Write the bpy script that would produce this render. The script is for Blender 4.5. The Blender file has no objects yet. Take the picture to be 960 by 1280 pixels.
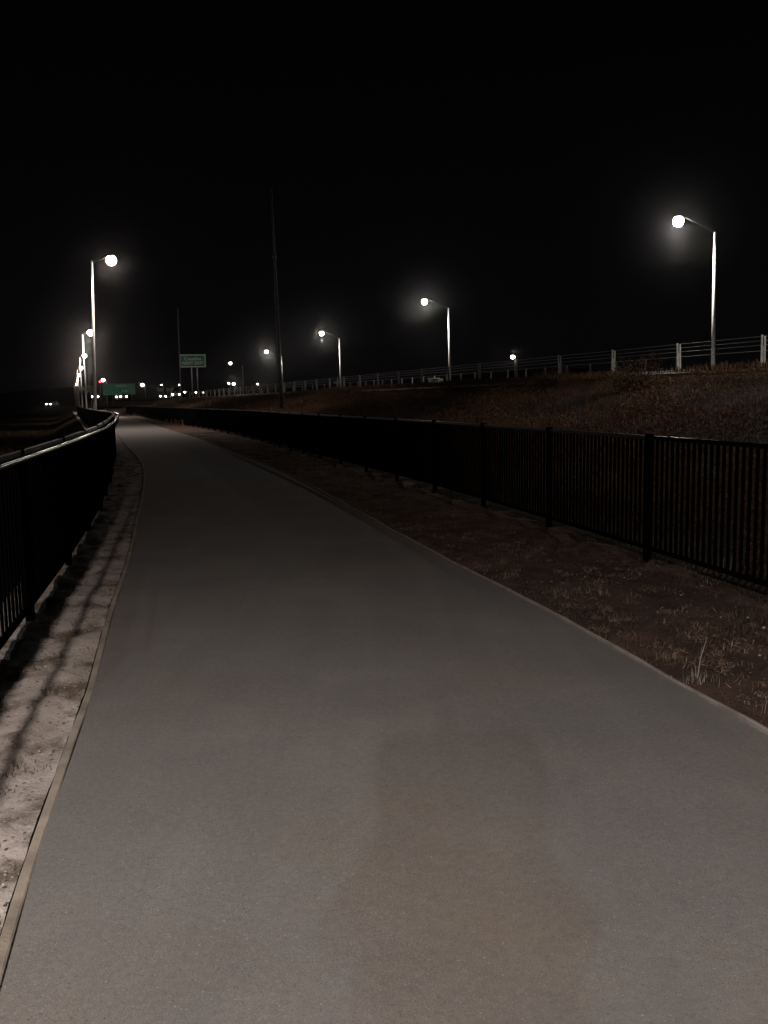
import bpy, bmesh, math, random
import numpy as np
from mathutils import Vector, Matrix, noise

random.seed(7); rng = np.random.default_rng(7)
sc = bpy.context.scene
# ------------------------------------------------------------------ camera
cam = bpy.data.cameras.new('camera'); co = bpy.data.objects.new('camera', cam)
sc.collection.objects.link(co); sc.camera = co
cam.sensor_fit = 'HORIZONTAL'; cam.sensor_width = 36.0; cam.lens = 36.0 * 1150 / 960
cam.clip_start = 0.03; cam.clip_end = 6000
co.matrix_world = (Matrix.Translation((0, 0, 1.6)) @ Matrix.Rotation(math.radians(90) - math.atan(142 / 1150), 4, 'X')
                   @ Matrix.Rotation(-0.018, 4, 'Z'))
sc.render.resolution_x = 768; sc.render.resolution_y = 1024
# ------------------------------------------------------------------ night sky
w = bpy.data.worlds.new('World'); sc.world = w; w.use_nodes = True
bgn = w.node_tree.nodes['Background']; bgn.inputs[1].default_value = 1.0
_t = w.node_tree.nodes.new('ShaderNodeTexCoord'); _s = w.node_tree.nodes.new('ShaderNodeSeparateXYZ'); _r = w.node_tree.nodes.new('ShaderNodeValToRGB')
w.node_tree.links.new(_t.outputs['Generated'], _s.inputs[0]); w.node_tree.links.new(_s.outputs[2], _r.inputs[0]); w.node_tree.links.new(_r.outputs[0], bgn.inputs[0])
_r.color_ramp.elements[0].position = 0.0; _r.color_ramp.elements[0].color = (0.0016, 0.0014, 0.0018, 1)      # faint town glow low down
_r.color_ramp.elements[1].position = 0.35; _r.color_ramp.elements[1].color = (0.00058, 0.00058, 0.0009, 1)
sc.view_settings.view_transform = 'Standard'; sc.view_settings.look = 'None'
sc.view_settings.exposure = 0; sc.view_settings.gamma = 1
P_PATH, P_BACK, P_LEFT, P_RIGHT = 3000.0, 10500.0, 3000.0, 11000.0     # lamp powers
WARM = (1.0, 0.865, 0.765); COOL = (0.66, 0.87, 1.0)

# ------------------------------------------------------------------ helpers
def link(o):
    sc.collection.objects.link(o); return o

def tag(o, label=None, cat=None, group=None, kind=None):
    if label: o['label'] = label
    if cat: o['category'] = cat
    if group: o['group'] = group
    if kind: o['kind'] = kind
    return o

def empty(name, loc, rz=0.0, label=None, cat=None, group=None):
    o = bpy.data.objects.new(name, None); o.location = loc; o.rotation_euler = (0, 0, rz)
    o.empty_display_size = 0.2
    return tag(link(o), label, cat, group)

class MB:
    def __init__(s): s.v = []; s.f = []
    def box(s, lo, hi, M=None):
        x0, y0, z0 = lo; x1, y1, z1 = hi; n = len(s.v)
        vs = [(x0,y0,z0),(x1,y0,z0),(x1,y1,z0),(x0,y1,z0),(x0,y0,z1),(x1,y0,z1),(x1,y1,z1),(x0,y1,z1)]
        if M is not None: vs = [tuple(M @ Vector(v)) for v in vs]
        s.v += vs
        s.f += [tuple(n + i for i in q) for q in ((0,3,2,1),(4,5,6,7),(0,1,5,4),(1,2,6,5),(2,3,7,6),(3,0,4,7))]
        return s
    def tube(s, pts, rad, n=8, cap=True):
        pts = [Vector(p) for p in pts]
        if not isinstance(rad, (list, tuple)): rad = [rad] * len(pts)
        base = len(s.v); up = None
        for i, p in enumerate(pts):
            d = (pts[min(i + 1, len(pts) - 1)] - pts[max(i - 1, 0)]).normalized()
            a = Vector((0, 0, 1)) if abs(d.z) < 0.9 else Vector((0, 1, 0))
            u = d.cross(a).normalized(); v = d.cross(u)
            for k in range(n):
                t = 2 * math.pi * k / n
                s.v.append(tuple(p + (u * math.cos(t) + v * math.sin(t)) * rad[i]))
        for i in range(len(pts) - 1):
            for k in range(n):
                a = base + i * n + k; b = base + i * n + (k + 1) % n
                s.f.append((a, b, b + n, a + n))
        if cap:
            s.f.append(tuple(base + k for k in range(n))[::-1])
            s.f.append(tuple(base + (len(pts) - 1) * n + k for k in range(n)))
        return s
    def lathe(s, prof, c=(0, 0, 0), n=20, sx=1, sy=1):
        base = len(s.v)
        for r, z in prof:
            for k in range(n):
                t = 2 * math.pi * k / n
                s.v.append((c[0] + r * sx * math.cos(t), c[1] + r * sy * math.sin(t), c[2] + z))
        for i in range(len(prof) - 1):
            for k in range(n):
                a = base + i * n + k; b = base + i * n + (k + 1) % n
                s.f.append((a, b, b + n, a + n))
        s.f.append(tuple(base + k for k in range(n))[::-1])
        s.f.append(tuple(base + (len(prof) - 1) * n + k for k in range(n)))
        return s
    def mesh(s, name, m, smooth=False):
        me = bpy.data.meshes.new(name); me.from_pydata(s.v, [], s.f); me.update()
        if m: me.materials.append(m)
        if smooth: me.polygons.foreach_set('use_smooth', [True] * len(me.polygons))
        return me
    def build(s, name, m, parent=None, smooth=False, bevel=0):
        o = bpy.data.objects.new(name, s.mesh(name, m, smooth))
        if parent: o.parent = parent
        if bevel:
            b = o.modifiers.new('bevel', 'BEVEL'); b.width = bevel; b.segments = 2
        return link(o)

def put(name, me, parent=None, M=None):
    o = bpy.data.objects.new(name, me)
    if parent: o.parent = parent
    if M is not None: o.matrix_local = M
    return link(o)

def copy_tree(o, parent=None):
    c = o.copy(); link(c); c.parent = parent
    for ch in list(o.children): copy_tree(ch, c)
    return c

def arr_mesh(name, V, F, m, smooth=False):
    """V (n,3) array, F (k,3 or 4) array"""
    me = bpy.data.meshes.new(name); n = F.shape[1]
    me.vertices.add(len(V)); me.vertices.foreach_set('co', V.astype(np.float32).ravel())
    me.loops.add(F.size); me.loops.foreach_set('vertex_index', F.astype(np.int32).ravel())
    me.polygons.add(len(F)); me.polygons.foreach_set('loop_start', np.arange(len(F), dtype=np.int32) * n)
    me.update(calc_edges=True)
    me.materials.append(m)
    if smooth: me.polygons.foreach_set('use_smooth', [True] * len(F))
    return me

# ------------------------------------------------------------------ materials
def new_mat(name):
    m = bpy.data.materials.new(name); m.use_nodes = True
    return m, m.node_tree.nodes, m.node_tree.links, m.node_tree.nodes['Principled BSDF']

def mat(name, col, rough=0.6, metal=0.0, var=0.25, scale=6.0, bump=0.0, bscale=60.0, spec=0.5):
    m, N, L, b = new_mat(name)
    tc = N.new('ShaderNodeTexCoord'); nz = N.new('ShaderNodeTexNoise'); nz.inputs['Scale'].default_value = scale
    nz.inputs['Detail'].default_value = 6
    L.new(tc.outputs['Object'], nz.inputs['Vector'])
    r = N.new('ShaderNodeValToRGB')
    r.color_ramp.elements[0].position = 0.3; r.color_ramp.elements[1].position = 0.7
    r.color_ramp.elements[0].color = tuple(c * (1 - var) for c in col) + (1,)
    r.color_ramp.elements[1].color = tuple(min(1, c * (1 + var)) for c in col) + (1,)
    L.new(nz.outputs[0], r.inputs[0]); L.new(r.outputs[0], b.inputs['Base Color'])
    b.inputs['Roughness'].default_value = rough; b.inputs['Metallic'].default_value = metal
    b.inputs['Specular IOR Level'].default_value = spec
    if bump:
        n2 = N.new('ShaderNodeTexNoise'); n2.inputs['Scale'].default_value = bscale; n2.inputs['Detail'].default_value = 4
        L.new(tc.outputs['Object'], n2.inputs['Vector'])
        bp = N.new('ShaderNodeBump'); bp.inputs['Strength'].default_value = bump; bp.inputs['Distance'].default_value = 0.01
        L.new(n2.outputs[0], bp.inputs['Height']); L.new(bp.outputs[0], b.inputs['Normal'])
    return m

def emit(name, col, st):
    m, N, L, b = new_mat(name)
    b.inputs['Base Color'].default_value = (0.6, 0.6, 0.6, 1)
    b.inputs['Emission Color'].default_value = (*col, 1); b.inputs['Emission Strength'].default_value = st
    return m

def layered(name, stops, scale, detail=8, rough=0.9, speck=None, bump=0.5, bscale=90, bdist=0.01, second=None, spec=0.3, streak=None, grain=0):
    """ground material: noise ramp, a second patch layer, fine specks"""
    m, N, L, b = new_mat(name)
    geo = N.new('ShaderNodeNewGeometry'); pos = geo.outputs['Position']
    def nse(s, d, vec=pos, rough_=0.6):
        n = N.new('ShaderNodeTexNoise'); n.inputs['Scale'].default_value = s; n.inputs['Detail'].default_value = d
        n.inputs['Roughness'].default_value = rough_; L.new(vec, n.inputs['Vector']); return n.outputs[0]
    def ramp(src, st, interp='LINEAR'):
        r = N.new('ShaderNodeValToRGB'); r.color_ramp.interpolation = interp
        while len(r.color_ramp.elements) < len(st): r.color_ramp.elements.new(0.5)
        for e, (p, c) in zip(r.color_ramp.elements, st): e.position = p; e.color = (*c, 1)
        L.new(src, r.inputs[0]); return r.outputs[0]
    def mix(a, bb, fac, mode='MIX'):
        x = N.new('ShaderNodeMix'); x.data_type = 'RGBA'; x.blend_type = mode
        if isinstance(fac, float): x.inputs[0].default_value = fac
        else: L.new(fac, x.inputs[0])
        L.new(a, x.inputs[6])
        if isinstance(bb, tuple): x.inputs[7].default_value = (*bb, 1)
        else: L.new(bb, x.inputs[7])
        return x.outputs[2]
    c = ramp(nse(scale, detail), stops)
    if second:
        s2, col2, lo, hi = second
        k = ramp(nse(s2, 8, rough_=0.7), [(lo, (0, 0, 0)), (hi, (1, 1, 1))])
        c = mix(c, col2, k)
    if streak:      # long faint tyre and drainage lines running with the path
        mp = N.new('ShaderNodeMapping'); mp.inputs['Rotation'].default_value = (0, 0, math.radians(13)); mp.inputs['Scale'].default_value = (3.2, 0.06, 1)
        L.new(pos, mp.inputs['Vector'])
        k = ramp(nse(1.0, 5, mp.outputs[0]), [(0.35, (0.93,) * 3), (0.7, (1.05,) * 3)])
        c = mix(c, k, 1.0, 'MULTIPLY')
    if speck:
        for (sz, col, lo, hi) in speck:
            v = N.new('ShaderNodeTexVoronoi'); v.inputs['Scale'].default_value = sz; L.new(pos, v.inputs['Vector'])
            sp = N.new('ShaderNodeSeparateColor'); L.new(v.outputs['Color'], sp.inputs[0])
            k1 = ramp(sp.outputs[0], [(lo, (0, 0, 0)), (hi, (1, 1, 1))])
            k2 = ramp(v.outputs['Distance'], [(0.25, (1, 1, 1)), (0.45, (0, 0, 0))])
            kk = mix(k1, k2, 1.0, 'MULTIPLY')
            c = mix(c, col, kk)
    if grain:
        c = mix(c, ramp(nse(grain, 3, rough_=0.8), [(0.3, (0.60,) * 3), (0.7, (1.42,) * 3)]), 1.0, 'MULTIPLY')
        c = mix(c, ramp(nse(grain * 0.12, 4, rough_=0.7), [(0.3, (0.88,) * 3), (0.7, (1.12,) * 3)]), 1.0, 'MULTIPLY')
    L.new(c, b.inputs['Base Color'])
    b.inputs['Roughness'].default_value = rough; b.inputs['Specular IOR Level'].default_value = spec
    bp = N.new('ShaderNodeBump'); bp.inputs['Strength'].default_value = bump; bp.inputs['Distance'].default_value = bdist
    L.new(nse(bscale, 5, rough_=0.7), bp.inputs['Height']); L.new(bp.outputs[0], b.inputs['Normal'])
    return m

def blade_mat(name, cols):
    """dry stems: each island gets its own colour"""
    m, N, L, b = new_mat(name)
    g = N.new('ShaderNodeNewGeometry'); r = N.new('ShaderNodeValToRGB')
    while len(r.color_ramp.elements) < len(cols): r.color_ramp.elements.new(0.5)
    for i, (e, c) in enumerate(zip(r.color_ramp.elements, cols)): e.position = i / (len(cols) - 1); e.color = (*c, 1)
    L.new(g.outputs['Random Per Island'], r.inputs[0]); L.new(r.outputs[0], b.inputs['Base Color'])
    b.inputs['Roughness'].default_value = 0.85; b.inputs['Specular IOR Level'].default_value = 0.2
    return m

M = {}
M['path'] = layered('path_asphalt', [(0.3, (0.116, 0.109, 0.106)), (0.55, (0.138, 0.130, 0.126)), (0.75, (0.162, 0.152, 0.145))], 0.9, rough=0.85,
    speck=[(150, (0.20, 0.185, 0.172), 0.86, 0.98), (190, (0.080, 0.073, 0.071), 0.78, 0.95), (95, (0.21, 0.197, 0.185), 0.985, 0.998), (90, (0.088, 0.082, 0.08), 0.93, 0.99)], grain=340,
    bump=0.75, bscale=210, bdist=0.005, second=(0.55, (0.150, 0.128, 0.108), 0.48, 0.72), streak=True)
M['sand'] = layered('verge_sand', [(0.30, (0.10, 0.075, 0.06)), (0.42, (0.31, 0.27, 0.25)), (0.70, (0.50, 0.45, 0.425))], 2.6, rough=0.95,
    speck=[(60, (0.42, 0.38, 0.35), 0.80, 0.95), (45, (0.07, 0.06, 0.05), 0.86, 0.93)], bump=0.9, bscale=45, bdist=0.02,
    second=(2.4, (0.13, 0.105, 0.08), 0.50, 0.60))
M['dirt'] = layered('verge_dirt', [(0.3, (0.034, 0.018, 0.013)), (0.5, (0.068, 0.037, 0.026)), (0.72, (0.13, 0.075, 0.053))], 2.2, rough=0.95,
    speck=[(38, (0.26, 0.22, 0.19), 0.93, 0.97), (55, (0.02, 0.015, 0.012), 0.8, 0.92)], bump=1.0, bscale=40, bdist=0.03,
    second=(0.9, (0.19, 0.13, 0.10), 0.55, 0.68))
M['field'] = layered('field_grass_base', [(0.3, (0.008, 0.007, 0.005)), (0.7, (0.02, 0.015, 0.010))], 1.5, rough=1.0, bump=0.8, bscale=9, bdist=0.05, spec=0.0)
M['ground'] = layered('bank_soil', [(0.3, (0.018, 0.010, 0.007)), (0.7, (0.034, 0.020, 0.014))], 1.2, rough=0.95, bump=0.8, bscale=12, bdist=0.05)
M['highway'] = layered('highway_asphalt', [(0.3, (0.045, 0.045, 0.046)), (0.7, (0.065, 0.064, 0.064))], 0.8, rough=0.8, bump=0.2, bscale=120, bdist=0.004)
M['edging'] = mat('edging_concrete', (0.21, 0.18, 0.15), 0.9, var=0.4, scale=4, bump=0.5, bscale=70)
M['edging_b'] = mat('edging_concrete_right', (0.21, 0.18, 0.16), 0.9, var=0.3, scale=6, bump=0.5, bscale=70)
M['kerb'] = mat('kerb_concrete', (0.42, 0.42, 0.40), 0.85, var=0.15, scale=3, bump=0.3)
M['black'] = mat('black_powder_coat', (0.0028, 0.0028, 0.003), 0.9, var=0.3, scale=9, spec=0.0)
M['blackrail'] = mat('black_rail_paint', (0.012, 0.012, 0.013), 0.42, var=0.2, scale=5, spec=0.5)
M['rail'] = mat('satin_handrail', (0.30, 0.30, 0.30), 0.16, 1.0, var=0.12, scale=3)
M['toprail_lit'] = mat('top_rail_lit_pale', (0.8, 0.8, 0.78), 0.45, 0.15, var=0.15, scale=3)
M['galv'] = mat('galvanised_steel', (0.48, 0.49, 0.50), 0.42, 0.55, var=0.15, scale=8)
M['polewhite'] = mat('pole_galvanised', (0.55, 0.55, 0.54), 0.5, 0.2, var=0.12, scale=4)
M['wood'] = mat('timber_pole', (0.5, 0.48, 0.45), 0.75, var=0.3, scale=7, bump=0.5, bscale=30)
M['dark'] = mat('dark_plastic', (0.02, 0.02, 0.022), 0.5)
M['green'] = mat('sign_green', (0.012, 0.24, 0.13), 0.45, var=0.08)
M['greenpale'] = mat('sign_green_faded', (0.10, 0.15, 0.055), 0.5, var=0.1)
M['white'] = mat('sign_white', (0.72, 0.74, 0.72), 0.45, var=0.05)
M['linepaint'] = mat('road_line_paint', (0.7, 0.7, 0.68), 0.7, var=0.12, scale=3)
M['lens'] = emit('lamp_lens_warm', (1.0, 0.74, 0.52), 22)
M['lenswhite'] = emit('lamp_lens_white', (1.0, 0.88, 0.74), 22)
M['red'] = emit('signal_red', (1.0, 0.04, 0.07), 9)
M['head'] = emit('car_headlight', (1.0, 0.95, 0.88), 60)
M['grass'] = blade_mat('dry_grass', [(0.07, 0.042, 0.030), (0.10, 0.063, 0.045), (0.14, 0.092, 0.066), (0.05, 0.033, 0.023)])
M['palegrass'] = blade_mat('pale_dry_grass', [(0.2, 0.155, 0.12), (0.3, 0.24, 0.19), (0.13, 0.1, 0.075)])
M['weeds'] = blade_mat('brown_weeds', [(0.10, 0.055, 0.03), (0.165, 0.09, 0.05), (0.06, 0.05, 0.026), (0.21, 0.125, 0.07)])
M['scrub'] = blade_mat('brown_scrub', [(0.13, 0.062, 0.034), (0.22, 0.108, 0.060), (0.09, 0.05, 0.03), (0.30, 0.155, 0.09)])
M['litter'] = blade_mat('verge_litter', [(0.12, 0.075, 0.055), (0.22, 0.145, 0.105), (0.07, 0.045, 0.034), (0.32, 0.23, 0.17)])
M['olive'] = blade_mat('olive_weeds', [(0.07, 0.042, 0.022), (0.12, 0.07, 0.036), (0.045, 0.028, 0.016)])
M['stone'] = blade_mat('stones', [(0.30, 0.26, 0.23), (0.16, 0.13, 0.11), (0.42, 0.38, 0.35), (0.22, 0.17, 0.13)])

# ------------------------------------------------------------------ plan of the place: x of each line as a function of y
def curve(pts, s0=None, s1=-0.34):
    ys = np.array([p[0] for p in pts], float); xs = np.array([p[1] for p in pts], float)
    d = np.gradient(xs, ys)
    if s0 is None: s0 = (xs[1] - xs[0]) / (ys[1] - ys[0])
    d[0] = s0; d[-1] = s1
    def f(y):
        y = np.asarray(y, float); i = np.clip(np.searchsorted(ys, y) - 1, 0, len(ys) - 2)
        h = ys[i + 1] - ys[i]; t = np.clip((y - ys[i]) / h, 0, 1)
        v = ((2*t**3 - 3*t**2 + 1) * xs[i] + (t**3 - 2*t**2 + t) * h * d[i] + (-2*t**3 + 3*t**2) * xs[i + 1] + (t**3 - t**2) * h * d[i + 1])
        v = np.where(y < ys[0], xs[0] + (y - ys[0]) * s0, v); v = np.where(y > ys[-1], xs[-1] + (y - ys[-1]) * s1, v)
        return v
    return f
PR = curve([(4.14, 1.78), (5.06, 1.58), (6.87, 1.16), (8.94, 0.62), (13.83, -0.57), (19.91, -2.06), (30.18, -5.05), (41.5, -8.45), (52.8, -12.1), (69.4, -17.4), (141, -41.3)])
PL = curve([(2.39, -1.09), (3.03, -1.24), (4.09, -1.46), (5.1, -1.67), (5.91, -1.86), (7.4, -2.2), (8.86, -2.51), (12.14, -3.28), (15.56, -4.09), (23.57, -6.15), (29.74, -8.03), (37.0, -10.36), (41.5, -11.75), (52.8, -15.3), (69.4, -20.5), (141, -44.4)])
FL = curve([(5.63, -2.43), (8.71, -3.08), (10.97, -3.6), (13.38, -4.16), (15.6, -4.75), (18.3, -5.45), (22.87, -6.72), (29.7, -8.62), (34.5, -10.1), (43.5, -13.2), (50, -15.5), (94, -30.5), (141, -46.5)])
FR = curve([(7.03, 2.98), (8.87, 2.57), (11.21, 2.04), (15.31, 1.06), (19.26, 0.0), (26.34, -2.03), (38.51, -5.3), (52.2, -9.7), (74.1, -17.0), (141, -39.15)])
B1 = lambda y: 21 - 0.34 * np.asarray(y, float)
B2 = lambda y: 28 - 0.34 * np.asarray(y, float)

def smooth(t): t = np.clip(t, 0, 1); return t * t * (3 - 2 * t)
def bank_z(x, y):
    t = (np.asarray(x) - FR(y)) * 0.96
    bump = 0.10 * np.sin(np.asarray(x) * 1.3 + np.asarray(y) * 0.6) * smooth(t / 3) * smooth((11 - t) / 3)
    return 2.29 * smooth((t - 0.5) / 14.5) ** 1.05 + bump
def ground_z(x, y):
    x = np.asarray(x, float); y = np.asarray(y, float)
    l = (FL(y) - x)
    left = -0.05 - 1.6 * smooth(l / 4.0)
    return np.where(x > FR(y), bank_z(x, y) - 0.02, np.where(l > 0, left, -0.09))
def sheet_z(x, y):       # the big sheet stays low under the path corridor and the field, which have sheets of their own
    return np.where(np.asarray(x) > FR(y) - 0.05, bank_z(x, y) - 0.02, np.where(np.asarray(x) > FR(y) - 1.0, -0.12, -1.9))

# ------------------------------------------------------------------ strips
def strip(name, ys, fa, fb, n, zf, m, skirt=0.0, smooth_=True):
    ys = np.asarray(ys); a = fa(ys)[:, None]; b = fb(ys)[:, None]; t = np.linspace(0, 1, n + 1)[None]
    X = a + (b - a) * t; Y = np.repeat(ys[:, None], n + 1, 1); Z = zf(X, Y, t + 0 * X)
    V = np.stack([X, Y, Z], -1).reshape(-1, 3); R = len(ys); C = n + 1
    i = np.arange(R - 1)[:, None] * C + np.arange(n)[None]
    F = np.stack([i, i + 1, i + C + 1, i + C], -1).reshape(-1, 4)
    o = bpy.data.objects.new(name, arr_mesh(name, V, F, m, smooth_)); link(o)
    return o
def ramp_ys(y0, y1, d0, g=0.02):
    out = [y0]
    while out[-1] < y1: out.append(out[-1] + max(d0, abs(out[-1]) * g))
    return out
def fbm(X, Y, s, seed=0.0, oct_=3):
    out = np.zeros(X.shape); f = X.ravel(); g = Y.ravel(); r = out.ravel()
    for i in range(len(f)): r[i] = noise.fractal((f[i] * s, g[i] * s, seed), 1.0, 2.0, oct_)
    return r.reshape(X.shape)

# ground sheet: swept along the fence line, reaching the horizon
ys = np.array([-400, -150, -60] + list(np.arange(-30, 60, 1.5)) + list(np.arange(60, 200, 6)) + list(np.arange(200, 420, 20)) + [500, 700, 1000, 1600, 2600])
ts = np.array([-2200, -900, -350, -150, -60, -30, -18, -12, -9, -8, -7.2, -6.6, -6, -5, -4, -3, -2, -1, 0, 0.6] + list(np.arange(1.2, 14, 0.8)) + [14.5, 18, 30, 60, 150, 350, 900, 2200])
X = FR(ys)[:, None] + ts[None]; Y = np.repeat(ys[:, None], len(ts), 1)
Z = sheet_z(X, Y)
V = np.stack([X, Y, Z], -1).reshape(-1, 3); C = len(ts)
i = np.arange(len(ys) - 1)[:, None] * C + np.arange(C - 1)[None]
g = bpy.data.objects.new('ground', arr_mesh('ground', V, np.stack([i, i + 1, i + C + 1, i + C], -1).reshape(-1, 4), M['ground'], True))
tag(link(g), kind='structure')

path = strip('path', ramp_ys(-25, 260, 0.5, 0.02), lambda y: PL(y) - 0.02, lambda y: PR(y) + 0.01, 10,
             lambda X, Y, t: 0.0 + 0.012 * np.sin(t * math.pi), M['path'])
tag(path, kind='structure')

def zsand(X, Y, t):
    z = 0.012 + 0.045 * fbm(X, Y, 2.6, 1.0) + 0.022 * fbm(X, Y, 9, 5.0, 3)
    z = z * (0.35 + 0.65 * smooth(t / 0.2)) * (0.4 + 0.6 * smooth((1 - t) / 0.15))
    return z - 0.012
sand = strip('verge_sand', ramp_ys(1.0, 30, 0.045, 0.008), lambda y: PL(y) - 0.05, lambda y: FL(y) - 0.35, 24, zsand, M['sand'])
tag(sand, kind='structure')
sand2 = strip('verge_sand', ramp_ys(30.2, 200, 0.8, 0.02), lambda y: PL(y) - 0.05, lambda y: FL(y) - 0.35, 3, lambda X, Y, t: X * 0 - 0.01, M['sand'])
tag(sand2, kind='structure')
sand3 = strip('verge_sand', np.linspace(-25, 1.0, 30), lambda y: PL(y) - 0.05, lambda y: FL(y) - 0.35, 3, lambda X, Y, t: X * 0 - 0.005, M['sand'])
tag(sand3, kind='structure')
def zdirt(X, Y, t):
    return -0.035 + 0.055 * fbm(X, Y, 1.5, 9.0) + 0.02 * fbm(X, Y, 8, 3.0, 2) * smooth(t * 8)
dirt = strip('verge_dirt', ramp_ys(2.0, 48, 0.07, 0.009), lambda y: PR(y) + 0.03, lambda y: FR(y) + 0.5, 30, zdirt, M['dirt'])
tag(dirt, kind='structure')
dirt2 = strip('verge_dirt', ramp_ys(48.5, 200, 0.8, 0.02), lambda y: PR(y) + 0.03, lambda y: FR(y) + 0.5, 3, lambda X, Y, t: X * 0 - 0.02, M['dirt'])
tag(dirt2, kind='structure')

fd = strip('field', ramp_ys(-60, 1200, 1.0, 0.03), lambda y: FL(y) - 0.3, lambda y: FL(y) - 0.3 - 10 - np.maximum(0, np.asarray(y) * 0 + 120), 90,
           lambda X, Y, t: ground_z(X, Y), M['field']); tag(fd, kind='structure')

# edging strips along both sides of the path
def edging(name, f, w_, z, m, sx, y0=-10, wob=0.004):
    mb = MB(); ys = ramp_ys(y0, 75, 0.35, 0.02)
    rows = []
    for y in ys:
        a = float(f(y)); j = wob * noise.noise((a * 1.3, y * 1.7, 3)); zz = z + 0.012 * noise.noise((y * 1.3, 7 + z * 50, 1))
        prof = [(0, -0.08), (0, zz - 0.004), (0.006, zz), (w_ - 0.006, zz), (w_, zz - 0.004), (w_, -0.08)]
        rows.append([(a + sx * (p + j), y, q) for p, q in prof])
    for k, r in enumerate(rows):
        n = len(mb.v); mb.v += r
        if k:
            for q in range(5): mb.f.append((n - 6 + q, n - 5 + q, n + q + 1, n + q))
    return tag(mb.build(name, m), kind='structure')
edging('path_edging', lambda y: PL(y) + 0.0, 0.04, 0.010, M['edging'], -1)
edging('path_edging', lambda y: PR(y) + 0.0, 0.028, 0.018, M['edging_b'], 1)

# highway on top of the bank, its kerb and lines
zh = 2.33
hw = strip('highway', ramp_ys(-60, 900, 4, 0.05), lambda y: B1(y) + 0.9, lambda y: B1(y) + 27, 8, lambda X, Y, t: X * 0 + zh + 0.004, M['highway'])
tag(hw, kind='structure')
for off, wd in ((2.4, 0.12), (6.2, 0.12), (14.0, 0.12), (21.5, 0.12)):
    tag(strip('road_line', ramp_ys(-40, 500, 4, 0.05), lambda y: B1(y) + off, lambda y: B1(y) + off + wd, 1, lambda X, Y, t: X * 0 + zh + 0.009, M['linepaint']), kind='structure')
mb = MB()
yk = list(np.arange(-20, 160, 4.0))
for a, b in zip(yk[:-1], yk[1:]):
    n = len(mb.v)
    for y in (a, b):
        x = float(B1(y)) + 0.12
        mb.v += [(x - 0.1, y, 2.1), (x - 0.1, y, zh - 0.05), (x + 0.3, y, zh + 0.07), (x + 0.3, y, 2.1)]
    for q in range(3): mb.f.append((n + q, n + q + 1, n + q + 5, n + q + 4))
tag(mb.build('highway_kerb', M['kerb']), kind='structure')

# low hills behind the highway, barely darker than the sky
hx = np.linspace(-900, 1500, 80); rows = []
for yy_, q in ((900, 0), (1100, 0.7), (1300, 1.0), (1700, 0.0)):
    for x_ in hx: rows.append((x_, yy_, 1.0 + q * max(0, 26 * math.exp(-((x_ - 330) / 330) ** 2) + 22 * noise.noise((x_ * 0.004, 3, 1)) + 14)))
n_ = len(hx); i = np.arange(3)[:, None] * n_ + np.arange(n_ - 1)[None]
hl = put('hills', arr_mesh('hills', np.array(rows), np.stack([i, i + 1, i + n_ + 1, i + n_], -1).reshape(-1, 4), M['ground'], True)); tag(hl, kind='structure')

# ------------------------------------------------------------------ picket fences
def points_along(f, y0, y1, step):
    """points at equal arc length on the line x = f(y)"""
    yy = np.linspace(y0, y1, int((y1 - y0) * 40)); xx = f(yy)
    s = np.concatenate([[0], np.cumsum(np.hypot(np.diff(xx), np.diff(yy)))])
    q = np.arange(0, s[-1], step)
    return np.interp(q, s, xx), np.interp(q, s, yy)

def picket_fence(root, f, y0, y1, H, panel, npick, indiv_from, pick_w, name_stuff, railmat):
    px, py = points_along(f, y0, y1, panel)
    pk = MB().box((-pick_w / 2, -pick_w / 2, 0.09), (pick_w / 2, pick_w / 2, H - 0.012)).mesh('picket', M['black'])
    post = MB().box((-0.03, -0.03, -0.15), (0.03, 0.03, H + 0.006)).box((-0.033, -0.033, H + 0.006), (0.033, 0.033, H + 0.016)).mesh('post', M['black'])
    far = MB(); count = 0
    top_z = H - 0.02
    posts = []
    for k in range(len(px)):
        a = Vector((px[k], py[k], 0))
        d = Vector((px[min(k + 1, len(px) - 1)] - px[max(k - 1, 0)], py[min(k + 1, len(px) - 1)] - py[max(k - 1, 0)], 0)).normalized()
        R = Matrix.Translation(a) @ Matrix.Rotation(math.atan2(-d.x, d.y), 4, 'Z')
        put('post', post, root, R); posts.append((a, d))
        if k + 1 == len(px): break
        b = Vector((px[k + 1], py[k + 1], 0)); e = (b - a); Ln = e.length
        RR = Matrix.Translation(a) @ Matrix.Rotation(math.atan2(-e.x, e.y), 4, 'Z')
        wob = random.uniform(-0.003, 0.003)
        lit = root is rf and 6.0 < py[k] < 7.5       # one rail made bright and shiny to paint in a lit stretch
        MB().box((-0.02, 0.032, top_z - 0.02), (0.02, Ln - 0.032, top_z + 0.02 + wob), RR).build('top_rail', M['rail'] if lit else (M['blackrail'] if railmat is M['toprail_lit'] and py[k] < 9.5 else railmat), root, bevel=0.004)  # far left rails pale, near ones black: lamplight put into the colour
        MB().box((-0.018, 0.032, 0.09), (0.018, Ln - 0.032, 0.125), RR).build('bottom_rail', M['black'], root)
        for q in range(npick):
            t = (q + 0.75) / (npick + 0.5) * Ln
            if py[k] >= indiv_from and count < 300:
                put('picket', pk, root, RR @ Matrix.Translation((0, t, 0))); count += 1
            else:
                far.box((-pick_w / 2, t - pick_w / 2, 0.126), (pick_w / 2, t + pick_w / 2, top_z - 0.021), RR)
    if far.v:
        o = far.build(name_stuff, M['black'], root); o['kind'] = 'stuff'
    return posts

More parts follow.
